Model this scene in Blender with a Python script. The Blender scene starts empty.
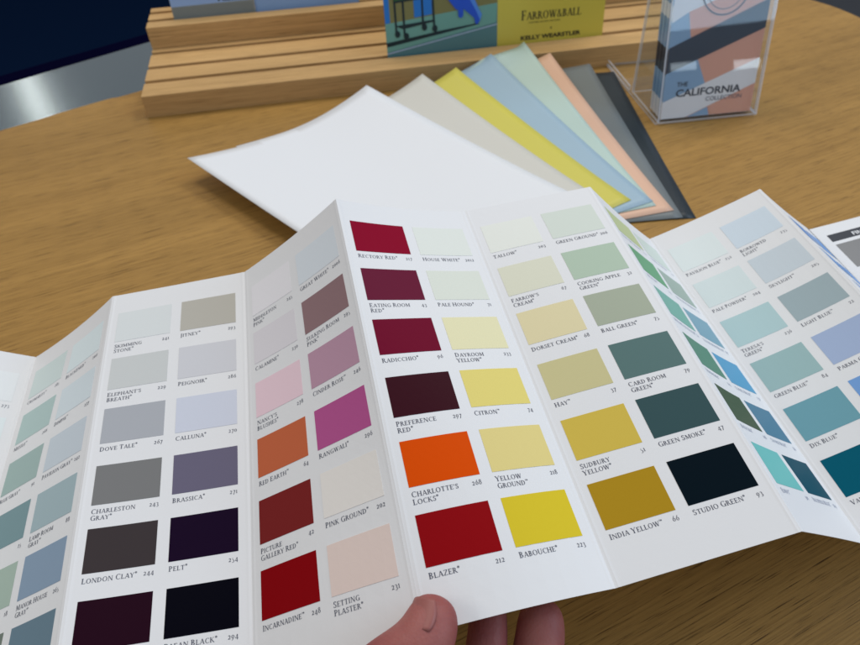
import bpy, bmesh, math, random
from mathutils import Vector, Matrix
random.seed(4)
scene = bpy.context.scene
C = scene.collection

# ------------------------------------------------------------------ camera
H = 0.345
p, r = math.radians(44), math.radians(-2)
up_cv = Vector((math.sin(r)*math.cos(p), -math.cos(r)*math.cos(p), -math.sin(p)))
zf = Vector((0, 0, 1)); yw = (zf - up_cv*zf.dot(up_cv)).normalized(); xw = yw.cross(up_cv)
# rows of R are the world axes seen from the camera (x right, y down, z forward)
right = Vector((xw.x, yw.x, up_cv.x)); down = Vector((xw.y, yw.y, up_cv.y)); fwd = Vector((xw.z, yw.z, up_cv.z))
M = Matrix((( right.x, -down.x, -fwd.x, 0), (right.y, -down.y, -fwd.y, 0), (right.z, -down.z, -fwd.z, H), (0, 0, 0, 1)))
cd = bpy.data.cameras.new('camera'); cam = bpy.data.objects.new('camera', cd); C.objects.link(cam)
cam.matrix_world = M
cd.sensor_width = 36; cd.lens = 36*673.7/860
cd.clip_start = 0.01; cd.clip_end = 50
cd.dof.use_dof = True; cd.dof.focus_distance = 0.285; cd.dof.aperture_fstop = 18
scene.camera = cam

# ------------------------------------------------------------------ light
w = bpy.data.worlds.new('World'); scene.world = w; w.use_nodes = True
bg = w.node_tree.nodes['Background']
bg.inputs[0].default_value = (0.86, 0.91, 1.0, 1); bg.inputs[1].default_value = 0.27

def area(name, loc, target, sx, sy, power, col):
    l = bpy.data.lights.new(name, 'AREA'); l.shape = 'RECTANGLE'; l.size = sx; l.size_y = sy; l.energy = power; l.color = col
    o = bpy.data.objects.new(name, l); C.objects.link(o); o.location = loc
    o.rotation_euler = (Vector(target)-Vector(loc)).to_track_quat('-Z', 'Y').to_euler()
    return o
area('ceiling_or_added_lamp', (-0.35, 1.25, 1.9), (0.0, 0.3, 0), 0.7, 0.7, 11, (1.0, 0.95, 0.88))
area('ceiling_or_added_lamp', (0.9, 1.5, 1.9), (0.0, 0.3, 0), 0.8, 0.5, 11, (1.0, 0.96, 0.90))
area('ceiling_or_added_lamp', (-1.7, -0.2, 1.8), (0, .5, 0), .8, .6, 6.5, (1.0, .97, .93))  # added fill, not a known fixture: brightens left-facing panels and rack fronts
area('window_or_reflection_light', (2.2, 0.2, 1.5), (0.0, 0.3, 0.0), 1.2, 1.2, 22, (0.62, 0.78, 1.0))
area('window_or_reflection_light', (2.72, -2.6, 0.47), (0.27, 0.65, 0.1), 0.62, 0.34, 4.0, (0.50, 0.74, 1.0))  # added to stand in for the car body reflected in the holder
area('window_or_reflection_light', (2.45, -2.6, 0.085), (0.27, 0.65, 0.06), 0.15, 0.045, .14, (0.75, 0.9, 1.0))  # added strip, makes a small bright reflection on the holder's front plate
area('window_or_reflection_light', (2.90, -2.6, 0.065), (0.27, 0.65, 0.06), 0.15, 0.055, .22, (0.80, 0.92, 1.0))  # second added strip, for the other small reflection on that plate
area('ceiling_or_added_lamp', (-1.55, 2.6, 0.85), (-.52, .86, -.04), 0.03, 0.5, .30, (1.0, 0.97, 0.92))  # added thin lamp, placed only to make the highlight streak on the steel

scene.view_settings.view_transform = 'Standard'; scene.view_settings.look = 'None'
scene.view_settings.exposure = 0.20; scene.view_settings.gamma = 1

# ------------------------------------------------------------------ helpers
def lin(c):
    return tuple(((x/255)/12.92 if x/255 <= .04045 else (((x/255)+.055)/1.055)**2.4) for x in c)
def tag(o, label=None, cat=None, group=None, kind=None):
    if label: o['label'] = label
    if cat: o['category'] = cat
    if group: o['group'] = group
    if kind: o['kind'] = kind
    return o
def mat(name, col, rough=.5, spec=.5, metal=0., bump=0., bscale=400., **kw):
    m = bpy.data.materials.new(name); m.use_nodes = True
    nt = m.node_tree; b = nt.nodes['Principled BSDF']
    b.inputs['Base Color'].default_value = (*col, 1); b.inputs['Roughness'].default_value = rough
    b.inputs['Specular IOR Level'].default_value = spec; b.inputs['Metallic'].default_value = metal
    for k, v in kw.items(): b.inputs[k].default_value = v
    if bump:
        tc = nt.nodes.new('ShaderNodeTexCoord'); n = nt.nodes.new('ShaderNodeTexNoise'); n.inputs['Scale'].default_value = bscale
        bp = nt.nodes.new('ShaderNodeBump'); bp.inputs['Strength'].default_value = bump; bp.inputs['Distance'].default_value = .0004
        nt.links.new(tc.outputs['Object'], n.inputs['Vector']); nt.links.new(n.outputs['Fac'], bp.inputs['Height'])
        nt.links.new(bp.outputs['Normal'], b.inputs['Normal'])
    return m
def empty(name, loc=(0, 0, 0), rz=0):
    o = bpy.data.objects.new(name, None); C.objects.link(o); o.location = loc; o.rotation_euler.z = rz
    o.empty_display_size = .02
    return o
def mesh_obj(name, verts, faces, mats, parent=None, idx=None, smooth=False):
    me = bpy.data.meshes.new(name); me.from_pydata([tuple(v) for v in verts], [], faces)
    for m in (mats if isinstance(mats, (list, tuple)) else [mats]): me.materials.append(m)
    if idx:
        for f, i in zip(me.polygons, idx): f.material_index = i
    if smooth:
        for f in me.polygons: f.use_smooth = True
    me.update()
    o = bpy.data.objects.new(name, me); C.objects.link(o)
    if parent: o.parent = parent
    return o
class MB:
    def __init__(s): s.v = []; s.f = []; s.i = []
    def add(s, vs, fs, mi=0):
        n = len(s.v); s.v += [tuple(v) for v in vs]; s.f += [tuple(n+k for k in f) for f in fs]; s.i += [mi]*len(fs)
    def box(s, a, b, mi=0):
        x0, y0, z0 = a; x1, y1, z1 = b
        s.add([(x0,y0,z0),(x1,y0,z0),(x1,y1,z0),(x0,y1,z0),(x0,y0,z1),(x1,y0,z1),(x1,y1,z1),(x0,y1,z1)],
              [(0,3,2,1),(4,5,6,7),(0,1,5,4),(1,2,6,5),(2,3,7,6),(3,0,4,7)], mi)
    def obj(s, name, mats, parent=None, smooth=False, bevel=0):
        o = mesh_obj(name, s.v, s.f, mats, parent, s.i, smooth)
        if bevel:
            b = o.modifiers.new('bevel', 'BEVEL'); b.width = bevel; b.segments = 2; b.limit_method = 'ANGLE'
        return o

# ------------------------------------------------------------------ lettering
T, t_ = .15, .065
def _ln(x0, y0, x1, y1, w):     # a stroke with horizontal cut ends
    if abs(y1-y0) < 1e-6: return [(x0, y0-w/2), (x1, y0-w/2), (x1, y0+w/2), (x0, y0+w/2)]
    return [(x0-w/2, y0), (x0+w/2, y0), (x1+w/2, y1), (x1-w/2, y1)]
def _arc(cx, cy, rx, ry, a0, a1, w1=T, w2=t_, n=9):   # stressed bowl: thick at the sides, thin top and bottom
    out = []; P = []
    for k in range(n+1):
        a = math.radians(a0+(a1-a0)*k/n); c, s = math.cos(a), math.sin(a)
        ww = w2+(w1-w2)*abs(c)**1.5
        P.append(((cx+rx*c, cy+ry*s), (cx+(rx-ww)*c, cy+(ry-ww*.8)*s)))
    for k in range(n): out.append([P[k][0], P[k+1][0], P[k+1][1], P[k][1]])
    return out
def _sf(x, y, l=.26): return [(x-l/2, y-.028+(.028 if y < .5 else -.028)), (x+l/2, y-.028+(.028 if y < .5 else -.028)), (x+l/2, y+.028+(.028 if y < .5 else -.028)), (x-l/2, y+.028+(.028 if y < .5 else -.028))]
def _stem(x, y0=0, y1=1, w=T, s0=True, s1=True):
    q = [_ln(x, y0, x, y1, w)]
    if s0: q.append(_sf(x, y0, w+.15))
    if s1: q.append(_sf(x, y1, w+.15))
    return q
def _v(x, y0, y1, w=t_): return [_ln(x, y0, x, y1, w)]
G = {
'A': (.80, _v(0,0,0,0)[:0]+[_ln(.10,0,.40,1,t_), _ln(.72,0,.42,1,T), _ln(.22,.33,.62,.33,t_), _sf(.10,0,.24), _sf(.70,0,.28)]),
'B': (.66, _stem(.16)+_arc(.24,.76,.30,.24,90,-90)+_arc(.24,.27,.36,.27,90,-90)),
'C': (.78, _arc(.46,.5,.40,.51,60,300)+[_ln(.68,.78,.68,.97,t_), _ln(.70,.08,.70,.18,t_)]),
'D': (.84, _stem(.16)+_arc(.26,.5,.50,.5,90,-90)+[_ln(.16,.97,.3,.97,t_), _ln(.16,.03,.3,.03,t_)]),
'E': (.64, _stem(.16)+[_ln(.16,.97,.56,.97,t_), _ln(.16,.51,.46,.51,t_), _ln(.16,.03,.58,.03,t_), _ln(.55,.8,.55,1,.05), _ln(.57,0,.60,.22,.05), _ln(.46,.42,.46,.6,.05)]),
'F': (.60, _stem(.16)+[_ln(.16,.97,.54,.97,t_), _ln(.16,.50,.44,.50,t_), _ln(.53,.78,.53,1,.05), _ln(.44,.42,.44,.6,.05)]),
'G': (.82, _arc(.46,.5,.40,.51,60,320)+[_ln(.70,.02,.70,.42,T), _sf(.70,.40,.28), _ln(.68,.78,.68,.97,t_)]),
'H': (.86, _stem(.16)+_stem(.70)+[_ln(.16,.51,.70,.51,t_)]),
'I': (.34, _stem(.17)),
'J': (.36, _stem(.20,-.1,1,T,False)+_arc(.10,-.1,.17,.14,0,-110)),
'K': (.80, _stem(.16)+[_ln(.22,.45,.62,1,t_), _ln(.34,.55,.70,0,T), _sf(.62,1,.22), _sf(.70,0,.26)]),
'L': (.62, _stem(.16)+[_ln(.16,.03,.56,.03,t_), _ln(.55,0,.59,.24,.05)]),
'M': (1.0, _stem(.14,0,1,t_)+[_ln(.48,.08,.18,1,T), _ln(.48,.08,.82,1,t_)]+_stem(.84,0,1,T)),
'N': (.88, _stem(.14,0,1,t_)+[_ln(.74,.02,.18,1,T)]+_stem(.75,0,1,t_)),
'O': (.88, _arc(.44,.5,.41,.52,0,360,n=18)),
'P': (.62, _stem(.16)+_arc(.24,.72,.34,.28,90,-90)),
'Q': (.88, _arc(.44,.5,.41,.52,0,360,n=18)+[_ln(.80,-.22,.46,.06,T)]),
'R': (.74, _stem(.16)+_arc(.24,.74,.32,.26,90,-90)+[_ln(.70,0,.34,.5,T), _sf(.70,0,.22)]),
'S': (.56, _arc(.28,.75,.22,.26,30,270)+_arc(.28,.26,.24,.28,90,-150)+[_ln(.47,.74,.47,.96,.05), _ln(.06,.04,.06,.26,.05)]),
'T': (.72, _stem(.36,0,1,T,True,False)+[_ln(.06,.97,.66,.97,t_), _ln(.05,.78,.08,1,.05), _ln(.67,.78,.64,1,.05)]),
'U': (.84, _stem(.16,.3,1,T,False)+_stem(.70,.3,1,t_,False)+_arc(.42,.32,.335,.34,180,360)),
'V': (.80, [_ln(.42,0,.12,1,T), _ln(.42,0,.70,1,t_), _sf(.12,1,.28), _sf(.70,1,.22)]),
'W': (1.14, [_ln(.36,0,.12,1,T), _ln(.36,0,.58,1,t_), _ln(.80,0,.56,1,T), _ln(.80,0,1.04,1,t_), _sf(.12,1,.26), _sf(.57,1,.26), _sf(1.04,1,.22)]),
'X': (.80, [_ln(.68,0,.14,1,T), _ln(.12,0,.66,1,t_), _sf(.68,0,.26), _sf(.14,1,.26), _sf(.12,0,.22), _sf(.66,1,.22)]),
'Y': (.76, _stem(.38,0,.48,T,True,False)+[_ln(.38,.45,.10,1,T), _ln(.38,.45,.68,1,t_), _sf(.10,1,.26), _sf(.68,1,.22)]),
'Z': (.70, [_ln(.06,.97,.64,.97,t_), _ln(.08,.03,.66,.03,t_), _ln(.10,.03,.60,.97,T), _ln(.08,.8,.10,1,.05), _ln(.64,0,.66,.22,.05)]),
'0': (.56, _arc(.28,.36,.25,.38,0,360,n=16)),
'1': (.36, _stem(.18,0,.74,.12,True,False)+[_ln(.06,.62,.20,.70,.1)]),
'2': (.54, _arc(.26,.5,.20,.25,160,-40)+[_ln(.10,.04,.40,.36,.10), _ln(.06,.05,.48,.05,.10)]),
'3': (.50, _arc(.22,.50,.20,.24,140,-90,.13)+_arc(.22,.04,.24,.28,90,-130,.13)),
'4': (.60, [_ln(.06,.06,.40,.74,t_), _ln(.04,.06,.56,.06,.07), _ln(.41,-.22,.41,.74,.12)]),
'5': (.50, [_ln(.14,.40,.18,.74,t_), _ln(.16,.70,.44,.72,.10)]+_arc(.20,.08,.25,.32,100,-130,.13)),
'6': (.56, _arc(.29,.30,.24,.32,0,360,.13,n=14)+[_ln(.10,.40,.42,1,.10)]),
'7': (.50, [_ln(.06,.70,.46,.70,.10), _ln(.16,-.24,.44,.70,.12)]),
'8': (.56, _arc(.28,.76,.20,.24,0,360,.12,n=14)+_arc(.28,.28,.24,.30,0,360,.13,n=14)),
'9': (.56, _arc(.27,.42,.24,.32,0,360,.13,n=14)+[_ln(.14,-.26,.46,.34,.10)]),
"'": (.22, [_ln(.08,.70,.13,1,.10)]),
'®': (.42, _arc(.19,.85,.17,.19,0,360,.05,.05,12)+[_ln(.15,.77,.15,.95,.05), _ln(.24,.76,.18,.94,.09)]),
'™': (.50, [_ln(.10,.70,.10,1,.05), _ln(.02,.98,.20,.98,.05), _ln(.26,.70,.26,1,.05), _ln(.42,.70,.42,1,.05), _ln(.34,.78,.27,1,.05), _ln(.34,.78,.41,1,.05)]),
'&': (.80, _arc(.34,.78,.16,.22,0,360,.10,n=12)+_arc(.30,.24,.26,.26,60,330,.12)+[_ln(.72,0,.26,.66,.13), _ln(.50,.10,.70,.46,t_)]),
' ': (.34, []),
}
def serif(text, size, small=.87, track=.12):
    """quads of one line of text, first letter of every word larger; returns quads and width"""
    q = []; x = 0; first = True
    for ch in text:
        w_, gl = G[ch]
        s = size if (first or ch in '®™' or ch.isdigit()) else size*small
        for poly in gl: q.append([(x+a*s, b*s) for a, b in poly])
        x += (w_+track*(.6 if ch != ' ' else .2))*s
        first = ch == ' '
    return q, x
def sans(text, size, width=None, offset=0.):
    """filled outlines of Blender's own font, scaled to cap height (and width)"""
    cu = bpy.data.curves.new('t', 'FONT'); cu.body = text; cu.size = 1; cu.offset = offset; cu.resolution_u = 3
    ob = bpy.data.objects.new('t', cu); C.objects.link(ob)
    dg = bpy.context.evaluated_depsgraph_get(); dg.update(); me = bpy.data.meshes.new_from_object(ob.evaluated_get(dg))
    vs = [tuple(v.co) for v in me.vertices]; fs = [tuple(f.vertices) for f in me.polygons]
    bpy.data.objects.remove(ob); bpy.data.curves.remove(cu); bpy.data.meshes.remove(me)
    x0 = min(v[0] for v in vs); x1 = max(v[0] for v in vs); y1 = max(v[1] for v in vs)
    sy = size/y1; sx = (width/(x1-x0)) if width else sy
    return [((v[0]-x0)*sx, v[1]*sy) for v in vs], fs

# ------------------------------------------------------------------ materials
def wood(name, ang, base, dark, pore, rough=.42, pscale=1., spec=.35, pstr=.7):
    m = bpy.data.materials.new(name); m.use_nodes = True; nt = m.node_tree; N = nt.nodes; L = nt.links
    b = N['Principled BSDF']; b.inputs['Roughness'].default_value = rough; b.inputs['Specular IOR Level'].default_value = spec
    tc = N.new('ShaderNodeTexCoord'); rot = N.new('ShaderNodeMapping'); rot.inputs['Rotation'].default_value = (0, 0, -ang)
    L.new(tc.outputs['Object'], rot.inputs['Vector'])
    def noise(sc, scale, detail, rough_=.55, dist=0.):
        mp = N.new('ShaderNodeMapping'); mp.inputs['Scale'].default_value = sc; L.new(rot.outputs[0], mp.inputs[0])
        n = N.new('ShaderNodeTexNoise'); n.inputs['Scale'].default_value = scale; n.inputs['Detail'].default_value = detail
        n.inputs['Roughness'].default_value = rough_; n.inputs['Distortion'].default_value = dist
        L.new(mp.outputs[0], n.inputs['Vector']); return n.outputs['Fac']
    def ramp(f, a, b_, ca, cb):
        r_ = N.new('ShaderNodeValToRGB'); r_.color_ramp.elements[0].position = a; r_.color_ramp.elements[1].position = b_
        r_.color_ramp.elements[0].color = (*ca, 1); r_.color_ramp.elements[1].color = (*cb, 1); L.new(f, r_.inputs[0]); return r_.outputs[0]
    def mix(f, a, b_, mode='MIX'):
        x = N.new('ShaderNodeMix'); x.data_type = 'RGBA'; x.blend_type = mode
        if isinstance(f, float): x.inputs[0].default_value = f
        else: L.new(f, x.inputs[0])
        for k, s in ((6, a), (7, b_)):
            if isinstance(s, tuple): x.inputs[k].default_value = (*s, 1)
            else: L.new(s, x.inputs[k])
        return x.outputs[2]
    broad = noise((1.0, 34.0, 34.0), 1.4, 7, .68, .25)
    fine = noise((1.0, 75.0, 75.0), 9.0*pscale, 4, .6, .05)
    pores = noise((1.0, 40.0, 40.0), 34.0*pscale, 3, .6, .03)
    big = noise((1.0, 2.5, 2.5), 3.0, 2, .5)
    col = mix(ramp(broad, .28, .72, (0, 0, 0), (1, 1, 1)), dark, base)
    col = mix(ramp(fine, .30, .70, (.0, .0, .0), (.75, .75, .75)), col, tuple(min(1, c*1.25) for c in base))
    add = N.new('ShaderNodeMath'); add.operation = 'MULTIPLY'; L.new(pores, add.inputs[0]); add.inputs[1].default_value = 1
    pm = ramp(add.outputs[0], .55, .70, (0, 0, 0), (pstr, pstr, pstr))
    col = mix(pm, col, pore)
    hs = N.new('ShaderNodeHueSaturation'); L.new(col, hs.inputs['Color']); mr = N.new('ShaderNodeMapRange'); L.new(big, mr.inputs[0])
    mr.inputs[1].default_value = .3; mr.inputs[2].default_value = .7; mr.inputs[3].default_value = .90; mr.inputs[4].default_value = 1.08; L.new(mr.outputs[0], hs.inputs['Value']); col = hs.outputs[0]
    L.new(col, b.inputs['Base Color'])
    bp = N.new('ShaderNodeBump'); bp.inputs['Strength'].default_value = .35; bp.inputs['Distance'].default_value = .0003; bp.invert = True
    L.new(add.outputs[0], bp.inputs['Height']); L.new(bp.outputs[0], b.inputs['Normal'])
    return m
GR = math.radians(25)
oak = wood('oak_veneer', GR, (.385, .218, .060), (.220, .118, .029), (.070, .032, .009), spec=.18, rough=.46, pstr=.92)
rack_oak = wood('oak_solid', 0, (.56, .35, .15), (.42, .25, .095), (.22, .12, .045), rough=.55, pscale=.8, spec=.12, pstr=.6)
paper = mat('paper', (.80, .80, .80), .5, .25, bump=.04, bscale=900)
paper_edge = mat('paper_back', (.72, .72, .72), .5, .3)
ink = mat('ink', (.085, .095, .135), .5, .3)
ink_soft = mat('ink_soft', (.12, .13, .17), .6, .2)
ink_faint = mat('ink_faint', (.36, .40, .52), .6, .2)
steel = bpy.data.materials.new('brushed_steel'); steel.use_nodes = True
_b = steel.node_tree.nodes['Principled BSDF']; _b.inputs['Base Color'].default_value = (.33, .39, .40, 1); _b.inputs['Metallic'].default_value = 1
_b.inputs['Roughness'].default_value = .2
_t = steel.node_tree.nodes.new('ShaderNodeTexCoord'); _m = steel.node_tree.nodes.new('ShaderNodeMapping'); _m.inputs['Scale'].default_value = (3, 260, 1); _m.inputs['Rotation'].default_value = (0, 0, -.6)
_n = steel.node_tree.nodes.new('ShaderNodeTexNoise'); _n.inputs['Scale'].default_value = 6; _p = steel.node_tree.nodes.new('ShaderNodeBump'); _p.inputs['Strength'].default_value = .12; _p.inputs['Distance'].default_value = .0002
for a, b_ in ((_t.outputs['Object'], _m.inputs[0]), (_m.outputs[0], _n.inputs['Vector']), (_n.outputs['Fac'], _p.inputs['Height']), (_p.outputs[0], _b.inputs['Normal'])): steel.node_tree.links.new(a, b_)

# ------------------------------------------------------------------ the setting
def sheet(name, pts, z0, z1, m, bevel=0):
    n = len(pts); vs = [(x, y, z1) for x, y in pts]+[(x, y, z0) for x, y in pts]
    fs = [tuple(range(n)), tuple(range(2*n-1, n-1, -1))]+[((i+1) % n, i, i+n, (i+1) % n+n) for i in range(n)]
    o = mesh_obj(name, vs, fs, m)
    if bevel:
        b = o.modifiers.new('bevel', 'BEVEL'); b.width = bevel; b.segments = 3; b.limit_method = 'ANGLE'; b.angle_limit = math.radians(50)
    return o
fl_m = mat('dark_floor', (.005, .015, .045), 1., .0, bump=.1, bscale=30)
fl = sheet('floor', [(-8, -6), (8, -6), (8, 10), (-8, 10)], -.78, -.74, fl_m); tag(fl, kind='structure')
fg = sheet('pavement', [(.3, -6), (7.8, -6), (7.8, 9.8), (.3, 9.8)], -.739, -.73, mat('grey_carpet', (.075, .08, .09), .8, .3, bump=.3, bscale=200)); tag(fg, kind='structure')
fg.name = 'carpet'

def catmull(P, n=8):
    out = []; K = len(P)
    for i in range(K):
        a, b_, c, d = [Vector(P[(i+j-1) % K]) for j in range(4)]
        for k in range(n):
            s = k/n
            out.append(tuple(.5*((2*b_)+(c-a)*s+(2*a-5*b_+4*c-d)*s*s+(3*b_-a-3*c+d)*s**3)))
    return out
edge = catmull([(-.451, .684), (-.405, .718), (-.362, .748), (-.331, .766), (-.15, .90), (.10, 1.06), (.35, 1.09), (.50, 1.035), (.553, .982), (.586, .912), (.62, .75), (.62, .2), (.50, -.25), (0, -.45), (-.6, -.40), (-.95, -.1), (-1.0, .25), (-.72, .50)])
tb = sheet('table', list(reversed(edge)), -.028, 0, oak, .0015)
tb.name = 'oak_table'; tag(tb, 'oak veneer table top with curved edge under all the cards', 'table')
# normals upwards
def fix(o):
    bm = bmesh.new(); bm.from_mesh(o.data); bmesh.ops.recalc_face_normals(bm, faces=bm.faces); bm.to_mesh(o.data); bm.free()
fix(tb)
for o_ in (fl, fg): fix(o_)
lg = MB()
for k in range(24):
    a0 = 2*math.pi*k/24; a1 = 2*math.pi*(k+1)/24
    lg.add([(-.1+.05*math.cos(a0), .3+.05*math.sin(a0), -.73), (-.1+.05*math.cos(a1), .3+.05*math.sin(a1), -.73), (-.1+.05*math.cos(a1), .3+.05*math.sin(a1), -.0285), (-.1+.05*math.cos(a0), .3+.05*math.sin(a0), -.0285)], [(0, 1, 2, 3)])
lg.obj('leg', steel, tb, True)

# steel topped counter beyond the table, navy front below its far edge
cn = empty('steel_counter', (-.5, .95, -.74)); tag(cn, 'brushed steel counter top with navy back panel behind the table', 'counter')
m = MB()
def quad_slab(mb, P, z0, z1, mi=0):
    mb.add([(x, y, z0) for x, y in P]+[(x, y, z1) for x, y in P], [(3, 2, 1, 0), (4, 5, 6, 7)]+[((i), (i+1) % 4, (i+1) % 4+4, i+4) for i in range(4)], mi)
off = lambda P: [(x+.5, y-.95) for x, y in P]
quad_slab(m, off([(-1.7, -.05), (-1.15, -.35), (.3, 1.35), (-.17, 1.21)]), .67, .70)
m.obj('counter_top', steel, cn)
m = MB(); quad_slab(m, off([(-1.72, -.02), (-1.7, -.045), (-.17, 1.215), (-.19, 1.24)]), 0.0, .699)
m.obj('back_panel', mat('navy_panel', (.002, .002, .014), 1., .0), cn)

# ------------------------------------------------------------------ oak display rack
FL = Vector((-.3019, .6962, 0)); UX = Vector((.985, .1726, 0)); UY = Vector((-.1726, .985, 0))
rk = empty('display_rack', FL, math.atan2(.1726, .985)); tag(rk, 'stepped oak display rack with grooves holding the brochures', 'display rack')
LN = .665; hf = .0245; hr = .050
def profile(pts):     # extrude a y-z profile along x, front first; keeps sharp grooves
    mb = MB(); n = len(pts)
    mb.add([(0, y, z) for y, z in pts]+[(LN, y, z) for y, z in pts], [((i+1) % n, i, i+n, (i+1) % n+n) for i in range(n)])
    bm = bmesh.new(); me = bpy.data.meshes.new('tmp'); me.from_pydata(mb.v, [], mb.f); bm.from_mesh(me)
    for s in (0, n):
        vs = [v for v in bm.verts if v.index >= s and v.index < s+n]
        bm.verts.ensure_lookup_table(); bm.faces.new([bm.verts[s+i] for i in (range(n) if s == 0 else range(n-1, -1, -1))])
    bmesh.ops.recalc_face_normals(bm, faces=bm.faces)
    me2 = bpy.data.meshes.new('p'); bm.to_mesh(me2); bm.free(); return me2
def groove(y, w_, z, d): return [(y, z), (y+.0004, z-d), (y+w_, z-d), (y+w_, z)]
low = [(0, 0), (0, hf-.0006), (.0006, hf)]+groove(0.032, .0078, hf, .017)+groove(0.0705, .0078, hf, .017)+groove(0.1125, .0078, hf, .017)+[(.205, hf), (.205, 0)]
me = profile(low); me.name = 'lower_tier'; me.materials.append(rack_oak)
lt = bpy.data.objects.new('lower_tier', me); C.objects.link(lt); lt.parent = rk
hi = [(.130, hf+.0002), (.130, hr-.0006), (.1306, hr)]+groove(.1480, .0078, hr, .012)+groove(.175, .0078, hr, .012)+[(.196, hr), (.196, hf+.0002)]
me = profile(hi); me.name = 'upper_step'; me.materials.append(rack_oak)
ut = bpy.data.objects.new('upper_step', me); C.objects.link(ut); ut.parent = rk
for o_ in (lt, ut):
    b = o_.modifiers.new('bevel', 'BEVEL'); b.width = .0007; b.segments = 2; b.limit_method = 'ANGLE'

# ------------------------------------------------------------------ printed cards standing in the rack
def card_frame(x, y, z, lean, rz=math.atan2(.1726, .985)):
    """4x4 that maps (s,t,depth) on a leaning card; depth>0 is towards the viewer"""
    o = FL+UX*x+UY*y+Vector((0, 0, z)); tv = (UY*lean+Vector((0, 0, 1))).normalized(); nv = UX.cross(tv)
    return Matrix(((UX.x, tv.x, nv.x, o.x), (UX.y, tv.y, nv.y, o.y), (UX.z, tv.z, nv.z, o.z), (0, 0, 0, 1)))
class Print:
    """flat polygons printed on a sheet, each later layer 0.05 mm above the one before"""
    def __init__(s): s.mb = MB(); s.mats = []; s.k = 0
    def mi(s, m_):
        if m_ not in s.mats: s.mats.append(m_)
        return s.mats.index(m_)
    def slab(s, x0, y0, x1, y1, th, m_): s.mb.box((x0, y0, -th), (x1, y1, 0), s.mi(m_))
    def poly(s, pts, m_):
        s.k += 1; s.mb.add([(a, b, s.k*.00005) for a, b in pts], [tuple(range(len(pts)))], s.mi(m_))
    def quads(s, qs, x, y, m_, sh=0.):
        s.k += 1
        for q in qs: s.mb.add([(x+a, y+b+sh*a, s.k*.00005) for a, b in q], [(0, 1, 2, 3)], s.mi(m_))
    def tris(s, vf, x, y, m_, sh=0.):
        s.k += 1; s.mb.add([(x+a, y+b+sh*a, s.k*.00005) for a, b in vf[0]], vf[1], s.mi(m_))
    def obj(s, name, parent=None): return s.mb.obj(name, s.mats, parent)
def flat(name, rgb, rough=.35, spec=.45): return mat(name, lin(rgb), rough, spec)

bk = empty('brochure'); bk.matrix_world = card_frame(.27, .0350, .0135, .12)
tag(bk, 'open brochure with court photo and yellow cover standing in front groove', 'brochure')
pr = Print(); TT = .0067
pr.slab(.004, 0, .1352, .155, .0008, flat('photo_green', (86, 130, 134)))
court = flat('court_green', (112, 166, 154)); wallc = flat('photo_wall', (128, 124, 76)); dk = flat('photo_dark', (14, 40, 48)); blu = flat('photo_blue', (34, 120, 205))
def up(pts): return [(a, b+TT) for a, b in pts]
pr.poly(up([(.0041, .0085), (.134, .030), (.1351, .051), (.0041, .0395)]), court)
pr.poly(up([(.0041, .0395), (.1351, .0508), (.1351, .148), (.0041, .148)]), wallc)
pr.poly(up([(.0041, .0397), (.0098, .0402), (.0098, .148), (.0041, .148)]), blu)
pr.poly(up([(.0041, .0062), (.1351, .0272), (.1351, .0284), (.0041, .0075)]), flat('court_line', (170, 190, 215)))
pr.poly(up([(.0041, .0142), (.060, .0222), (.0600, .0258), (.0041, .0190)]), dk)
pr.poly(up([(.060, .0222), (.113, .0298), (.113, .0312), (.060, .0262)]), dk)
pr.poly(up([(.0378, .0435), (.0585, .0455), (.0585, .075), (.0378, .073)]), blu)
for x0, y0, x1, y1 in ((.0163, .028, .0160, .11), (.0256, .0235, .0256, .11), (.0475, .031, .0475, .11), (.0605, .0275, .0590, .11)):
    pr.poly(up([(x0-.0011, y0), (x0+.0011, y0), (x1+.0011, y1), (x1-.0011, y1)]), dk)
pr.poly(up([(.0155, .0365), (.060, .0395), (.060, .0375), (.0245, .0325)]), dk)
pr.poly(up([(.0155, .0605), (.060, .0635), (.060, .0655), (.0155, .0625)]), dk)
pr.poly(up([(.0155, .0625), (.060, .0655), (.060, .09), (.0155, .087)]), flat('photo_leaf', (46, 92, 52)))
for cx_, cy_ in ((.0175, .0275), (.0275, .0245), (.0490, .0325), (.0610, .0300)):
    pr.poly(up([(cx_+.0030*math.cos(k*.524), cy_+.0038*math.sin(k*.524)) for k in range(12)]), dk)
suit = flat('photo_suit', (28, 84, 205)); suit2 = flat('photo_suit_light', (80, 140, 230))
pr.poly(up([(.0735, .064), (.0866, .0475), (.0885, .0480), (.0890, .040), (.0918, .0382), (.0945, .0405), (.0950, .0480), (.0975, .064)]), suit)
pr.poly(up([(.0925, .064), (.0950, .0480), (.1078, .0368), (.1085, .0312), (.1110, .0300), (.1145, .0340), (.1165, .0405), (.1125, .0470), (.1050, .064)]), suit)
pr.poly(up([(.0985, .064), (.1100, .0440), (.1145, .0340), (.1165, .0405), (.1125, .0470), (.1050, .064)]), suit2)
pr.poly(up([(.0735, .064), (.105, .064), (.108, .13), (.076, .13)]), suit)
pr.obj('photo_page', bk)
pr = Print(); ym = mat('yellow_cover', lin((214, 197, 78)), .3, .5)
pr.slab(.1354, 0, .2668, .155, .0008, ym)
blk = mat('print_black', (.02, .022, .02), .5, .3)
q, wq = serif('FARROW&BALL', .0104, .80); k_ = .0740/wq
for o1 in (0, .00028): pr.quads([[(a*k_+o1, b) for a, b in z] for z in q], .1640, .0288+TT, blk)
pr.quads([[(a, b) for a, b in z] for z in serif("CRAFTSMEN IN PAINT AND PAPER", .0021, .9, .12)[0]], .1730, .0246+TT, blk)
pr.tris(sans('x', .0022, .0026, .01), .2000, .0165+TT, blk)
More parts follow.
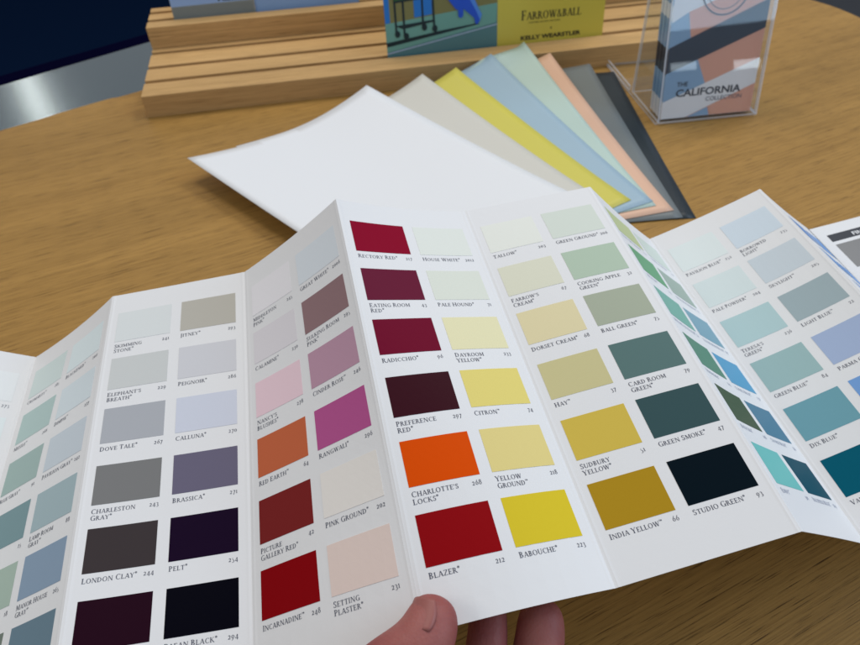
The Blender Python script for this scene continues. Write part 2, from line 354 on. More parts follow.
pr.tris(sans('KELLY WEARSTLER', .0046, .0745, .035), .1642, .0068+TT, blk)
pr.obj('yellow_page', bk)

bl = empty('brochure'); bl.matrix_world = card_frame(.031, .1500, .0395, .15)
tag(bl, 'pale blue brochure with grey band standing on the upper step', 'brochure')
pr = Print(); pr.slab(0, 0, .098, .14, .0012, flat('grey_linen', (138, 144, 140), .7))
pr.poly([(.0002, .0232), (.0978, .0242), (.0978, .139), (.0002, .139)], flat('pale_blue', (150, 180, 222)))
for k in range(60):
    a = .0008+k*.00160
    pr.mb.add([(a, .001, .00012), (a+.0005, .001, .00012), (a+.0009, .0225, .00012), (a+.0004, .0225, .00012)], [(0, 1, 2, 3)], pr.mi(flat('linen_thread', (120, 127, 124), .8) if k == 0 else pr.mats[-1]))
pr.tris(sans('KELLY', .0075, .038, .03), .056, .0258, blk)
pr.obj('cover', bl)
b2 = empty('brochure'); b2.matrix_world = card_frame(.1292, .1515, .0395, .15)
tag(b2, 'plain light blue brochure beside the grey banded one on upper step', 'brochure')
pr = Print(); pr.slab(0, 0, .128, .14, .0010, flat('light_blue', (126, 160, 205)))
pr.poly([(.002, .002), (.126, .002), (.126, .1385), (.002, .1385)], flat('light_blue_panel', (140, 172, 214)))
pr.obj('cover', b2)

# ------------------------------------------------------------------ clear brochure holder
HA = Vector((.2428, .6399, .0)); HX = Vector((.992, .1264, 0)); HY = Vector((-.1264, .992, 0))
hold = empty('brochure_holder', HA, math.atan2(.1264, .992)); tag(hold, 'clear acrylic holder filled with striped leaflets', 'brochure holder')
def clear(name, tint, body, bodyfac, rough):
    m_ = bpy.data.materials.new(name); m_.use_nodes = True; nt = m_.node_tree; N = nt.nodes; L = nt.links; N.remove(N['Principled BSDF'])
    tr = N.new('ShaderNodeBsdfTransparent'); tr.inputs[0].default_value = (*tint, 1)
    df = N.new('ShaderNodeBsdfDiffuse'); df.inputs[0].default_value = (*body, 1); tl = N.new('ShaderNodeBsdfTranslucent'); tl.inputs[0].default_value = (*body, 1)
    a_ = N.new('ShaderNodeMixShader'); a_.inputs[0].default_value = .5; L.new(df.outputs[0], a_.inputs[1]); L.new(tl.outputs[0], a_.inputs[2])
    b_ = N.new('ShaderNodeMixShader'); b_.inputs[0].default_value = bodyfac; L.new(tr.outputs[0], b_.inputs[1]); L.new(a_.outputs[0], b_.inputs[2])
    gl = N.new('ShaderNodeBsdfGlossy'); gl.inputs['Roughness'].default_value = rough
    fr = N.new('ShaderNodeFresnel'); fr.inputs[0].default_value = 1.45
    c_ = N.new('ShaderNodeMixShader'); ge = N.new('ShaderNodeNewGeometry'); mu = N.new('ShaderNodeMath'); mu.operation = 'MULTIPLY_ADD'; mu.inputs[1].default_value = -1; mu.inputs[2].default_value = 1
    L.new(ge.outputs['Backfacing'], mu.inputs[0]); m2 = N.new('ShaderNodeMath'); m2.operation = 'MULTIPLY'; L.new(mu.outputs[0], m2.inputs[0]); L.new(fr.outputs[0], m2.inputs[1]); L.new(m2.outputs[0], c_.inputs[0]); L.new(b_.outputs[0], c_.inputs[1]); L.new(gl.outputs[0], c_.inputs[2])
    L.new(c_.outputs[0], N['Material Output'].inputs[0]); return m_
acr = [clear('clear_acrylic', (.97, .98, .99), (.8, .85, .9), .015, .015), clear('acrylic_cut_edge', (.9, .93, .97), (.88, .91, .98), .6, .2)]
def acr_obj(m, name):
    o_ = m.obj(name, acr, hold)
    big = sorted((f.area for f in o_.data.polygons), reverse=True)[1]
    for f in o_.data.polygons: f.material_index = 0 if f.area > big*.97 else 1
    return o_
WD = .1075; TL_ = .025/.112
def slabq(mb, P, n, th):     # a plate: quad P thickened along n
    n = Vector(n).normalized()*th; P = [Vector(v) for v in P]
    mb.add([v for v in P]+[v+n for v in P], [(3, 2, 1, 0), (4, 5, 6, 7)]+[(i, (i+1) % 4, (i+1) % 4+4, i+4) for i in range(4)])
m = MB(); m.box((-.002, .001, .0004), (WD+.002, .150, .0028)); acr_obj(m, 'base')
m = MB(); slabq(m, [(0, 0, .003), (WD, 0, .003), (WD, .165*TL_, .165), (0, .165*TL_, .165)], (0, -1, TL_), .0022); acr_obj(m, 'front_plate')
m = MB(); slabq(m, [(0, .074, .003), (WD, .074, .003), (WD, .082, .24), (0, .082, .24)], (0, -1, .03), .0022); acr_obj(m, 'back_plate')
for x_ in (0.0, WD-.0022):
    m = MB(); slabq(m, [(x_, .0004, .003), (x_, .0715, .003), (x_, .079, .22), (x_, .164*TL_+.0005, .164)], (1, 0, 0), .0022); acr_obj(m, 'side_plate')
for x_ in (-.0020, WD-.0002):
    m = MB(); m.box((x_, .078, .0029), (x_+.0022, .150, .0075)); acr_obj(m, 'foot_rail')
# leaflets in it
cr_nv = flat('leaf_navy', (30, 44, 62)); cr_bl = flat('leaf_blue', (140, 176, 208)); cr_tc = flat('leaf_terracotta', (230, 168, 142)); cr_wh = flat('leaf_white', (240, 241, 242))
Fh = Matrix.Translation(HA) @ Matrix.Rotation(math.atan2(.1264, .992), 4, 'Z')
tv = Vector((0, TL_, 1)).normalized(); nv = Vector((1, 0, 0)).cross(tv)
sides = [cr_nv, cr_bl, cr_tc, cr_wh]
for k in range(7):
    lf = empty('leaflet')
    oo = Vector((.0050+.0006*(k % 2), .0052+.0040*k, .0034))
    lf.matrix_world = Fh @ Matrix(((1, tv.x, nv.x, oo.x), (0, tv.y, nv.y, oo.y), (0, tv.z, nv.z, oo.z), (0, 0, 0, 1)))
    tag(lf, 'foremost striped leaflet in the clear holder lettered CALIFORNIA' if k == 0 else 'striped leaflet stacked behind the front one in the clear holder', 'leaflet', None if k == 0 else 'leaflets behind the front one')
    if k == 0: lf['group'] = 'leaflets in the holder'
    pr = Print(); X1 = .0985
    body = MB()
    # banded body so that the coloured stripes also run over the edges of the folded paper
    zs = [0, .0185, .044, .068, .0945, .108, .17]
    cols = [cr_wh, cr_bl, cr_nv, cr_bl, cr_wh, cr_bl]
    pr.mats = [cr_wh, cr_bl, cr_nv, cr_tc]
    for i in range(6):
        pr.mb.box((0, zs[i], -.0034), (X1, zs[i+1], 0), pr.mats.index(cols[i]))
    if k == 0:
        X0 = 0.
        L = lambda a, b_, x: a[1]+(b_[1]-a[1])*(x-a[0])/(b_[0]-a[0])
        l1 = lambda x: L((.0016, .0701), (.0975, .1083), x); l2 = lambda x: L((.0027, .0461), (.0989, .0818), x)
        l3 = lambda x: L((.0052, .019), (.0951, .0525), x); l4 = lambda x: L((.0358, .0034), (.0978, .0286), x)
        xs = lambda t: .0165+(.1013-t)*.375
        X0 = .0001; X1b = .0984; TOP = .1695
        pr.poly([(X0, .0002), (X1b, .0002), (X1b, TOP), (X0, TOP)], cr_tc)
        pr.poly([(X0, l1(X0)), (xs(.088), l1(.021)), (xs(.1015), .1015), (X0, .0925)], cr_bl)
        pr.poly([(X0, .0925), (xs(.1015), .1015), (.034, .1075), (.052, .1145), (.052, TOP), (X0, TOP)], cr_wh)
        pr.poly([(.052, .1145), (X1b, .133), (X1b, .150), (.052, .150)], cr_wh)
        pr.poly([(X0, l3(X0)), (xs(.0300), l3(xs(.0300))), (xs(.060), l2(xs(.060))), (X0, l2(X0))], cr_bl)
        pr.poly([(X0, .0002), (.0265, .0002), (X1b, l4(X1b)), (X1b, l3(X1b)), (X0, l3(X0))], cr_wh)
        pr.poly([(.0285, .0004), (.0525, .0004), (.0495, l4(.0495))], cr_bl)
        pr.poly([(.0540, .0004), (X1b, .0004), (X1b, l4(X1b)), (.0510, l4(.0510))], cr_tc)
        pr.poly([(X0, l2(X0)), (X1b, l2(X1b)), (X1b, l1(X1b)), (X0, l1(X0))], cr_nv)
        gi = mat('leaf_ink', (.03, .04, .06), .5, .3)
        pr.tris(sans('CALIFORNIA', .0072, .0700, .022), .0133, .0218, gi)
        pr.tris(sans('THE', .0044, .0115, .008), .0133, .0318, gi)
        pr.tris(sans('COLLECTION', .0041, .0390, .004), .0465, .0152, ink_soft)
        # round emblem: two rings
        for ra, rb, n_ in ((.0245, .0232, 48), (.0190, .0184, 40)):
            pr.k += 1
            for j in range(n_):
                a0, a1 = 2*math.pi*j/n_, 2*math.pi*(j+1)/n_
                pr.mb.add([(.0515+rr*math.cos(aa), .1205+rr*math.sin(aa), pr.k*.00005) for rr, aa in ((ra, a0), (ra, a1), (rb, a1), (rb, a0))], [(0, 1, 2, 3)], pr.mi(gi))
    o_ = pr.obj('folded_sheet', lf)

# ------------------------------------------------------------------ fanned colour sheets
def lean_z(x, y):
    d = (Vector((x, y, 0))-FL).dot(UY); s = max(0, min(1, 1+d/.24)); return .004*s**1.5
def fan(label, rgb, A, B, lay, width=.205, tip=.0, curl=0., Cc=None, alb=None, skew=None):
    A = Vector(A[:2]); B = Vector(B[:2]); d = (B-A); n = Vector((-d.y, d.x)).normalized()
    if n.x > 0: n = -n
    n_s = Vector((math.cos(math.radians(skew)), math.sin(math.radians(skew)))) if skew else None
    if Cc: n = (Vector(Cc)-A); width = n.length; n = n.normalized()
    NX, NY = 24, 30; vs = []; th = .00022
    for s in (0, 1):
        for j in range(NY+1):
            for i in range(NX+1):
                u, v = i/NX, j/NY; q = A+d*v+((n_s.lerp(n, min(1, v*1.6)).normalized() if n_s else n)*width*u)
                z = lean_z(q.x, q.y)+lay+tip*max(0, 1-u*width/.112)**2*(1-v)**1.3+curl*max(0, (u-.3)/.7)**2*(1-.55*v)+.0006*math.sin(3*u+lay*900)*v*(1-v)
                dd = (Vector((q.x, q.y, 0))-FL).dot(UY)
                if skew: z = max(z, (hf+.0026)*max(0, min(1, (dd+.030)/.026)))
                vs.append((q.x, q.y, z-(th if s else 0)))
    K = (NX+1)*(NY+1); fs = []
    for j in range(NY):
        for i in range(NX):
            a = j*(NX+1)+i; f = (a, a+1, a+NX+2, a+NX+1); fs += [f, tuple(K+x for x in reversed(f))]
    ring = [i for i in range(NX+1)]+[j*(NX+1)+NX for j in range(1, NY+1)]+[NY*(NX+1)+i for i in range(NX-1, -1, -1)]+[j*(NX+1) for j in range(NY-1, 0, -1)]
    for a, b_ in zip(ring, ring[1:]+ring[:1]): fs.append((b_, a, a+K, b_+K))
    # painted card, faint brushed lay of the paint
    m_ = mat('painted_card', alb or lin(rgb), .45, .35, bump=.08, bscale=600)
    o = mesh_obj('colour_sheet', vs, fs, m_, None, None, True)
    bm = bmesh.new(); bm.from_mesh(o.data); bmesh.ops.recalc_face_normals(bm, faces=bm.faces); bm.to_mesh(o.data); bm.free()
    for f_ in o.data.polygons:
        if abs(f_.normal.z) < .5: f_.use_smooth = False
    tag(o, label, 'colour sheet', 'fanned painted colour sheets')
    return o
def lift(x0, y0, z): return (x0*(1-z/H), y0*(1-z/H))
fan('charcoal painted sheet, lowest and rightmost of the fan', (38, 48, 54), lift(.2275, .7728, .006), (.2324, .4748), .0006, .20, .002)
fan('mid grey painted sheet between the charcoal and peach sheets', (118, 124, 124), lift(.2029, .7945, .012), (.221, .4748), .0016, .20, .008)
fan('peach painted sheet between the mint and mid grey sheets', (226, 184, 156), lift(.1609, .8322, .0269), (.2157, .4849), .0024, .15, .021)
fan('mint green painted sheet whose corner rests on the rack lip', (190, 211, 200), lift(.134, .8758, .033), (.202, .4919), .0032, .11, .0240, skew=-146)
fan('powder blue painted sheet between the yellow and mint sheets', (163, 188, 202), lift(.0878, .8354, .0295), (.2007, .4975), .0040, .165, .022)
fan('bright yellow painted sheet between the beige and blue sheets', (212, 202, 92), lift(.0421, .7978, .0275), (.1815, .4994), .0048, .19, .020)
fan('pale beige sheet just under the large white sheet', (212, 209, 198), lift(.0012, .7843, .0276), (.1527, .5061), .0056, .18, .019)
fan('second blank white sheet just under the large curled white sheet', (225, 227, 230), (-.0592, .6992), (.117, .524), .0062, tip=.018, curl=.0062, Cc=(-.1850, .6019), alb=(.82, .83, .84))
fan('large white blank sheet on top with its left corner curled up', (225, 227, 230), (-.0576, .697), (.138, .503), .0066, tip=.018, curl=.014, Cc=(-.2229, .5691), alb=(.82, .83, .84))

# ------------------------------------------------------------------ the folded colour card
W_, HW = .0745, 2.809
FOLD = {
0: [(-.300, .268, .0955), (-.289, .166, .083), (-.277, .063, .069)],
1: [(-.2378, .283, .0542), (-.2249, .1803, .0439), (-.2109, .0766, .0329)],
2: [(-.1774, .2862, .0975), (-.1622, .1832, .0841), (-.1465, .0810, .0703)],
3: [(-.1036, .2960, .1039), (-.0882, .1942, .0834), (-.0733, .0927, .0643)],
4: [(-.0462, .2944, .1513), (-.0258, .1964, .1240), (-.0059, .0964, .0965)],
5: [(.0214, .3139, .1274), (.0444, .2138, .1084), (.0671, .1126, .0922)],
6: [(.0943, .3292, .1306), (.1172, .2269, .1181), (.1395, .1265, .1049)],
7: [(.1436, .3469, .0780), (.1686, .2453, .0674), (.1933, .1446, .0566)],
8: [(.2120, .3608, .1040), (.2357, .2592, .0971), (.2598, .1577, .0874)],
}
def cvw(c): c = Vector(c)*W_; return Vector((xw.dot(c), yw.dot(c), up_cv.dot(c)+H))
n9 = Vector((3.575, -.877, 6.355)); dn = Vector((.72, 2.04, -1.785)); n10 = Vector((4.525, -1.127, 6.505))
FOLD[9] = [cvw(n9), cvw(n9+dn*.5), cvw(n9+dn)]; FOLD[10] = [cvw(n10), cvw(n10+dn*.5), cvw(n10+dn)]
BUL = {1: (.013, .007), 2: (.004, .007), 3: (.027, -.015), 4: (.029, -.081), 5: (-.008, -.009), 6: (.019, .002), 7: (.021, .031)}
def fpt(k, v):
    a, b_, c = [Vector(x) for x in FOLD[k]]
    return a*(2*(v-.5)*(v-1))+b_*(-4*v*(v-1))+c*(2*v*(v-.5))
class Panel:
    def __init__(s, k):
        s.k = k
        a, c = Vector(FOLD[k][0]), Vector(FOLD[k][2]); a2, c2 = Vector(FOLD[k+1][0]), Vector(FOLD[k+1][2])
        s.n = (a2-a+c2-c).cross(c-a).normalized(); s.b = BUL.get(k, (0, 0))
    def __call__(s, u, v, lift=0.):
        A = fpt(s.k, v); B = fpt(s.k+1, v); b_ = (s.b[0]*(1-v)+s.b[1]*v)*W_
        e = min(u, 1-u); cr = -.00012*math.exp(-((e-.018)/.007)**2)       # pressed crease beside each fold
        return A*(1-u)+B*u+s.n*((b_+.0007*math.sin(2.1*v*3.1+s.k*1.7))*4*u*(1-u)+cr-lift)
ROWS = [.066, .161, .214, .306, .36, .452, .508, .601, .654, .748, .802, .897]
COLS = [.068, .459, .532, .926]
PAP = {0: (208, 214, 224), 1: (205, 206, 218), 2: (215, 217, 224), 3: (200, 203, 205), 4: (214, 221, 231), 5: (214, 215, 220), 6: (205, 215, 235), 7: (213, 214, 217), 8: (205, 215, 235), 9: (222, 223, 228)}
SW = {   # panel: rows of ((rgb, name, number) left, right)
0: [[None, ((212, 224, 236), 'WEVET®', '273')], [None, ((206, 220, 230), 'STRONG WHITE®', '2001')], [None, ((196, 214, 218), 'CABBAGE WHITE®', '269')], [None, ((190, 206, 210), 'CROMARTY®', '285')], [None, ((170, 190, 194), 'LIGHT BLUE™', '22')], [None, ((150, 172, 178), 'PIGEON®', '25')]],
1: [[((180, 197, 205), 'CROMARTY®', '285'), ((196, 211, 228), 'BLACKENED®', '2011')], [((160, 181, 188), 'MIZZLE®', '266'), ((187, 201, 218), 'DIMPSE®', '277')], [((146, 167, 172), 'BLUE GRAY®', '91'), ((172, 185, 205), 'PAVILION GRAY®', '242')], [((112, 138, 150), 'PIGEON®', '25'), ((148, 167, 181), 'LAMP ROOM|GRAY®', '88')], [((152, 170, 167), 'FRENCH GRAY®', '18'), ((125, 144, 172), 'MANOR HOUSE|GRAY®', '265')], [((106, 116, 114), 'MOLE GRAY', '276'), ((96, 118, 138), 'DOWN PIPE®', '26')]],
2: [[((202, 209, 214), 'SKIMMING|STONE®', '241'), ((174, 172, 167), 'JITNEY®', '293')], [((182, 187, 190), "ELEPHANT'S|BREATH®", '229'), ((189, 191, 202), 'PEIGNOIR®', '286')], [((163, 167, 177), 'DOVE TALE®', '267'), ((187, 194, 216), 'CALLUNA®', '270')], [((117, 118, 121), 'CHARLESTON|GRAY®', '243'), ((101, 97, 120), 'BRASSICA®', '271')], [((61, 55, 58), 'LONDON CLAY®', '244'), ((28, 16, 38), 'PELT®', '254')], [((38, 17, 30), None, None), ((12, 12, 22), 'PAEAN BLACK®', '294')]],
3: [[((210, 207, 216), 'MIDDLETON|PINK®', '245'), ((189, 200, 208), 'GREAT WHITE®', '2006')], [((193, 191, 197), 'CALAMINE®', '230'), ((128, 105, 108), 'SULKING ROOM|PINK®', '295')], [((214, 175, 187), "NANCY'S|BLUSHES®", '278'), ((164, 132, 150), 'CINDER ROSE™', '246')], [((172, 92, 62), 'RED EARTH™', '64'), ((158, 78, 128), 'RANGWALI®', '296')], [((108, 36, 36), 'PICTURE|GALLERY RED®', '42'), ((212, 204, 198), 'PINK GROUND®', '202')], [((120, 2, 18), 'INCARNADINE™', '248'), ((202, 182, 172), 'SETTING|PLASTER®', '231')]],
4: [[((130, 6, 44), 'RECTORY RED®', '217'), ((211, 222, 220), 'HOUSE WHITE®', '2012')], [((98, 30, 56), 'EATING ROOM|RED®', '43'), ((205, 216, 208), 'PALE HOUND®', '71')], [((106, 20, 47), 'RADICCHIO®', '96'), ((216, 217, 184), 'DAYROOM|YELLOW®', '233')], [((56, 24, 34), 'PREFERENCE|RED®', '297'), ((214, 205, 124), 'CITRON™', '74')], [((206, 76, 8), "CHARLOTTE'S|LOCKS®", '268'), ((212, 202, 138), 'YELLOW|GROUND™', '218')], [((134, 18, 24), 'BLAZER®', '212'), ((204, 188, 50), 'BABOUCHE®', '223')]],
5: [[((219, 222, 215), 'TALLOW®', '203'), ((197, 207, 197), 'GREEN GROUND®', '206')], [((206, 206, 182), "FARROW'S|CREAM®", '67'), ((169, 187, 171), 'COOKING APPLE|GREEN®', '32')], [((212, 202, 165), 'DORSET CREAM®', '68'), ((159, 167, 151), 'BALL GREEN®', '75')], [((192, 185, 141), 'HAY™', '37'), ((87, 113, 113), 'CARD ROOM|GREEN®', '79')], [((198, 174, 78), 'SUDBURY|YELLOW®', '51'), ((56, 80, 84), 'GREEN SMOKE®', '47')], [((164, 130, 34), 'INDIA YELLOW™', '66'), ((10, 24, 32), 'STUDIO GREEN®', '93')]],
6: [[((172, 190, 160), 'VERT DE TERRE®', '234'), ((178, 200, 205), 'TERESAS BLUE®', '236')], [((100, 156, 130), 'ARSENIC®', '214'), ((145, 168, 172), 'OVAL ROOM BLUE®', '85')], [((110, 166, 166), 'BREAKFAST ROOM®', '81'), ((114, 156, 186), 'LULWORTH BLUE®', '89')], [((82, 131, 122), 'VERDIGRIS®', '214'), ((84, 150, 201), 'COOKS BLUE®', '237')], [((62, 84, 68), 'BANCHA®', '298'), ((76, 121, 156), 'STONE BLUE®', '86')], [((104, 180, 192), 'EDDY®', '301'), ((28, 76, 100), 'INCHYRA BLUE®', '289')]],
7: [[((209, 220, 221), 'PAVILION BLUE®', '252'), ((190, 206, 220), 'BORROWED|LIGHT®', '235')], [((197, 212, 214), 'PALE POWDER®', '204'), ((182, 195, 205), 'SKYLIGHT™', '205')], [((168, 194, 198), "TERESA'S|GREEN®", '236'), ((152, 168, 174), 'LIGHT BLUE™', '22')], [((147, 176, 178), 'GREEN BLUE™', '84'), ((156, 172, 202), 'PARMA GRAY®', '27')], [((105, 152, 165), 'DIX BLUE®', '82'), ((112, 152, 204), 'LULWORTH BLUE®', '89')], [((4, 85, 105), 'VARDO®', '288'), ((40, 80, 130), 'COOKS BLUE®', '237')]],
}
def albedo(rgb, k):
    a = lin(rgb); b_ = lin(PAP[k]); q_ = [max(.0015, min(.86, .80*(x-.003)/(y-.003))) for x, y in zip(a, b_)]
    if min(q_) > .50: q_ = [x*.75+.80*.25 for x in q_]
    return tuple(q_)
ROOT = empty('colour_card', (-.0059, .0964, .0965)); rl = Vector(ROOT.location)
tag(ROOT, 'long accordion folded colour card with rows of paint swatches held in hand', 'colour card')
def colname(c):
    import colorsys
    h, l, s = colorsys.rgb_to_hls(*[x/255 for x in c]); h *= 360
    if l < .14: tone = 'near-black'
    elif l < .33: tone = 'dark'
    elif l < .6: tone = 'mid'
    else: tone = 'pale'
    hue = 'grey' if s < .10 else 'red' if h < 12 or h >= 345 else 'orange' if h < 32 else 'yellow' if h < 70 else 'green' if h < 165 else 'teal' if h < 200 else 'blue' if h < 250 else 'purple' if h < 300 else 'pink'
    return tone+' '+hue
def build_panel(k):
    P = Panel(k); mb = MB()
    us = sorted(set([0, .006, .012, .018, .024, .032, .045]+COLS+[.16, .26, .36, .495, .63, .73, .83, .955, .968, .976, .982, .988, .994, 1]))
    vs_ = sorted(set([0, .03]+ROWS+[(ROWS[i]+ROWS[i+1])/2 for i in range(11)]+[.93, .965, 1]))
    nu, nv_ = len(us), len(vs_)
    for lift in (0., -.00028):
        for v in vs_:
            for u in us: mb.v.append(tuple(P(u, v, lift)-rl))
    K = nu*nv_
    for j in range(nv_-1):
        for i in range(nu-1):
            a = j*nu+i; f = (a, a+nu, a+nu+1, a+1)
            mb.f += [f, tuple(K+x for x in reversed(f))]; mb.i += [0, 1]
    ring = [i for i in range(nu)]+[j*nu+nu-1 for j in range(1, nv_)]+[(nv_-1)*nu+i for i in range(nu-2, -1, -1)]+[j*nu for j in range(nv_-2, 0, -1)]
    for a, b_ in zip(ring, ring[1:]+ring[:1]): mb.f.append((a, b_, b_+K, a+K)); mb.i.append(1)
    def put(qs, u0, v0, mi=2):
        for q in qs: mb.add([P(u0+a, v0-b_/HW, .00010)-rl for a, b_ in q], [(0, 1, 2, 3)], mi)
    for r_, row in enumerate(SW.get(k, [])):
        for c_, cell in enumerate(row):
            if not cell or not cell[1]: continue
            u0, u1 = COLS[2*c_], COLS[2*c_+1]; v1 = ROWS[2*r_+1]
            lines = cell[1].split('|')
            for li, txt in enumerate(lines):
                qs, wd = serif(txt, .0300)
                mx = .345; sc = min(1.16, mx/wd)
                put([[(a*sc, b_) for a, b_ in q] for q in qs], u0+.004, v1+(.056+.041*li)/HW)
            qs, wd = serif(cell[2], .028)
            wd *= 1.1; put([[(a*1.1, b_) for a, b_ in q] for q in qs], u1-wd, v1+.056/HW)
    if k == 9:
        hdr = mat('header_band', (.03, .036, .05), .45, .3)
        def patch(u0, u1, v0, v1, mi, lift):
            for i in range(4):
                for j in range(3):
                    a0, a1 = u0+(u1-u0)*i/4, u0+(u1-u0)*(i+1)/4; b0, b1 = v0+(v1-v0)*j/3, v0+(v1-v0)*(j+1)/3
                    mb.add([P(a, b_, lift)-rl for a, b_ in ((a0, b0), (a0, b1), (a1, b1), (a1, b0))], [(0, 1, 2, 3)], mi)
        patch(.10, .94, .045, .078, 3, .00008)
        ft = sans('FINISHES', .050, .30, .02)
        mb.add([P(.34+a, .071-b_*.85/HW, .00016)-rl for a, b_ in ft[0]], ft[1], 0)
        for r_, g in enumerate((128, 116, 104, 92)):
            patch(.10, .50, .092+r_*.19, .20+r_*.19, 4+r_, .00008)
            patch(.54, .94, .092+r_*.19, .20+r_*.19, 4+r_, .00008)
            for li in range(3):
                put(serif('ESTATE EMULSION', .022, .85)[0], .12, .225+r_*.19+li*.011)
        mats_ = [paper, paper_edge, ink_soft, hdr]+[mat('finish_grey', lin((g, g, g)), .4, .4) for g in (128, 120, 110, 98)]
        return mb.obj('panel', mats_, ROOT)
    if k == 8:
        for i in range(6):
            a0, a1 = ROWS[2*i], ROWS[2*i+1]
            for u0, u1, mi in ((.30, .60, 3), (.66, .94, 3)):
                mb.add([P(a, b_, .0001)-rl for a, b_ in ((u0, a0), (u0, a1), (u1, a1), (u1, a0))], [(0, 1, 2, 3)], mi)
        mb.add([P(a, b_, .0001)-rl for a, b_ in ((.955, .0), (.955, .95), (.995, .95), (.995, .0))], [(0, 1, 2, 3)], 4)  # narrow dark strip along the far fold
        return mb.obj('panel', [paper, paper_edge, ink, mat('print_blue', lin((90, 150, 215)), .4, .4), mat('dark_strip', (.03, .036, .05), .5, .3)], ROOT)
    o = mb.obj('panel', [paper, paper_edge, ink if k != 6 else ink_faint], ROOT)
    # paint chips glued on the panel
    for r_, row in enumerate(SW.get(k, [])):
        for c_, cell in enumerate(row):
            if not cell: continue
            u0, u1 = COLS[2*c_], COLS[2*c_+1]; v0, v1 = ROWS[2*r_], ROWS[2*r_+1]
            cb = MB(); NU, NV = 6, 4; e = .0012
            for v_i in range(NV+1):
                for u_i in range(NU+1): cb.v.append(tuple(P(u0+(u1-u0)*u_i/NU, v0+(v1-v0)*v_i/NV, .00013)-rl))
            for j in range(NV):
                for i in range(NU):
                    a = j*(NU+1)+i; cb.f.append((a, a+NU+1, a+NU+2, a+1)); cb.i.append(0)
            n0 = len(cb.v); rg = [i for i in range(NU+1)]+[j*(NU+1)+NU for j in range(1, NV+1)]+[NV*(NU+1)+i for i in range(NU-1, -1, -1)]+[j*(NU+1) for j in range(NV-1, 0, -1)]
            for a in rg: cb.v.append(tuple(Vector(cb.v[a])+P.n*.00011))
            R_ = len(rg)
            for i in range(R_): cb.f.append((rg[i], rg[(i+1) % R_], n0+(i+1) % R_, n0+i)); cb.i.append(0)
            al = albedo(cell[0], k)
            m_ = mat('paint_chip', al, .42+.08*random.random(), .035, bump=.05, bscale=700)
            s_ = cb.obj('paint_swatch', m_, o)
            s_['label'] = (colname(cell[0])+' swatch above the words '+cell[1].replace('|', ' ').replace('®', '').replace('™', '').lower()) if cell[1] and k in (2, 3, 4, 5, 7) else colname(cell[0])+' paint swatch'
    return o
for k in range(0, 10): build_panel(k)

# ------------------------------------------------------------------ left hand, palm up, thumb over the card
def skin_mat():
    m_ = bpy.data.materials.new('skin'); m_.use_nodes = True; nt = m_.node_tree; b_ = nt.nodes['Principled BSDF']
    b_.inputs['Roughness'].default_value = .55; b_.inputs['Specular IOR Level'].default_value = .28
    b_.inputs['Subsurface Weight'].default_value = .25; b_.inputs['Subsurface Radius'].default_value = (.006, .002, .001); b_.inputs['Subsurface Scale'].default_value = 1
    tc = nt.nodes.new('ShaderNodeTexCoord'); n = nt.nodes.new('ShaderNodeTexNoise'); n.inputs['Scale'].default_value = 55; n.inputs['Detail'].default_value = 4
    r_ = nt.nodes.new('ShaderNodeValToRGB'); r_.color_ramp.elements[0].position = .32; r_.color_ramp.elements[1].position = .70
    r_.color_ramp.elements[0].color = (.27, .068, .064, 1); r_.color_ramp.elements[1].color = (.38, .135, .118, 1)
    v = nt.nodes.new('ShaderNodeTexVoronoi'); v.inputs['Scale'].default_value = 900
    bp = nt.nodes.new('ShaderNodeBump'); bp.inputs['Strength'].default_value = .22; bp.inputs['Distance'].default_value = .0004
    for a, c in ((tc.outputs['Object'], n.inputs['Vector']), (n.outputs['Fac'], r_.inputs[0]), (r_.outputs[0], b_.inputs['Base Color']), (tc.outputs['Object'], v.inputs['Vector']), (v.outputs['Distance'], bp.inputs['Height']), (bp.outputs[0], b_.inputs['Normal'])): nt.links.new(a, c)
    return m_
sk = skin_mat()
J = []; E_ = []; RD = []
def jn(pt, rd, prev=None):
    J.append(pt); RD.append(rd if isinstance(rd, tuple) else (rd, rd))
    if prev is not None: E_.append((prev, len(J)-1))
    return len(J)-1
wrist = jn((-.052, -.030, .040), (.026, .019))
fa = jn((-.095, -.130, .034), (.031, .027), wrist); jn((-.15, -.26, .036), (.038, .036), fa)
palm = jn((-.022, .018, .050), (.030, .017), wrist)
def finger(base, pts, rads):
    a = jn(base, rads[0]*1.05, palm)
    for q_, rd in zip(pts, rads[1:]): a = jn(q_, rd, a)
finger((-.002, .047, .060), [(.010, .078, .068), (.0175, .098, .075), (.0195, .1165, .080)], [.0105, .0098, .0088, .0076])
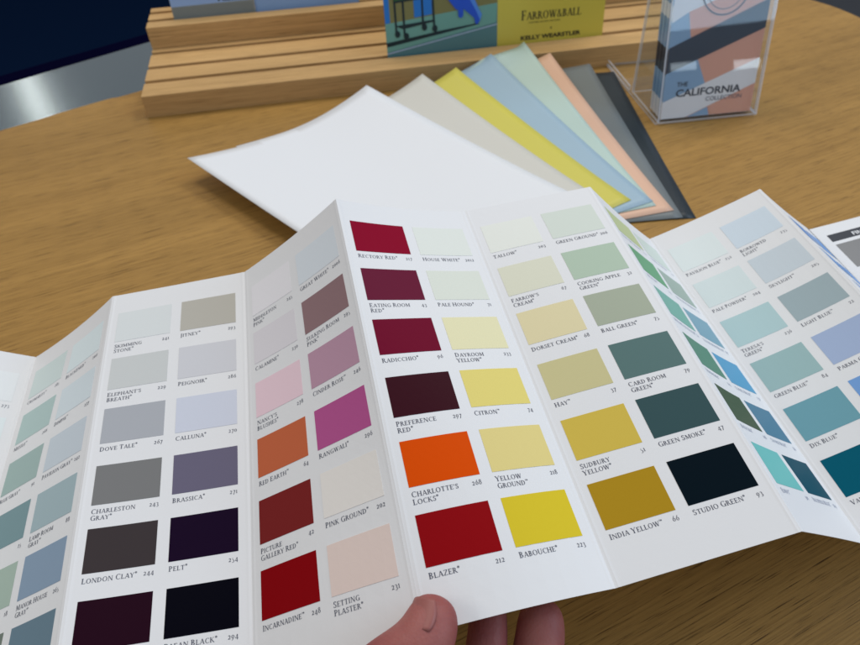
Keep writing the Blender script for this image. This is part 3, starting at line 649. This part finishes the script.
finger((.016, .045, .056), [(.031, .080, .067), (.0385, .101, .0745), (.0410, .1170, .0790)], [.0112, .0108, .0106, .0092])
finger((.030, .036, .050), [(.046, .064, .058), (.052, .082, .067), (.052, .092, .078)], [.0102, .0095, .0087, .0076])
finger((.042, .022, .044), [(.058, .043, .049), (.064, .056, .056), (.064, .064, .064)], [.0090, .0082, .0075, .0066])
a = jn((-.052, .012, .058), .0175, wrist); a = jn((-.044, .050, .082), .0165, a); a = jn((-.025, .0775, .0990), .0140, a); a = jn((-.0040, .0915, .1045), .0118, a); jn((.0003, .1062, .1083), .0088, a)
me = bpy.data.meshes.new('hand'); me.from_pydata(J, E_, []); me.materials.append(sk)
hand = bpy.data.objects.new('hand', me); C.objects.link(hand)
sm = hand.modifiers.new('skin', 'SKIN'); sm.use_smooth_shade = True; sm.branch_smoothing = .6
for i, rd in enumerate(RD): me.skin_vertices[0].data[i].radius = rd
me.skin_vertices[0].data[0].use_root = True
ss = hand.modifiers.new('sub', 'SUBSURF'); ss.levels = 2; ss.render_levels = 3
tag(hand, 'left hand with thumb pressing on the folded card from below', 'hand')

# thumb nail: a thin curved plate set in the back of the thumb tip
ax = (Vector((.0005, .1070, .1085))-Vector((-.0035, .0905, .1045))).normalized(); nn = Vector((-.70, -.12, .66)); nn = (nn-ax*nn.dot(ax)).normalized(); sd = ax.cross(nn)
cen = Vector((-.0022, .0965, .1060)); vs = []; fs = []; NN = 10
for j in range(NN+1):
    for i in range(NN+1):
        t = j/NN; a = math.radians(-50+100*i/NN); rr = .0106-.0020*t
        wd = math.sin(math.pi*min(1, .20+t*.62))**.35
        a *= wd
        vs.append(cen+ax*(-.0048+.0105*t+.0008*math.cos(a*1.5))+nn*(rr*math.cos(a))+sd*(rr*math.sin(a)))
for j in range(NN):
    for i in range(NN): q = j*(NN+1)+i; fs.append((q, q+1, q+NN+2, q+NN+1))
nail = mesh_obj('thumbnail', vs, fs, mat('nail', (.33, .115, .10), .42, .3), hand, None, True)
so = nail.modifiers.new('s', 'SOLIDIFY'); so.thickness = .0004
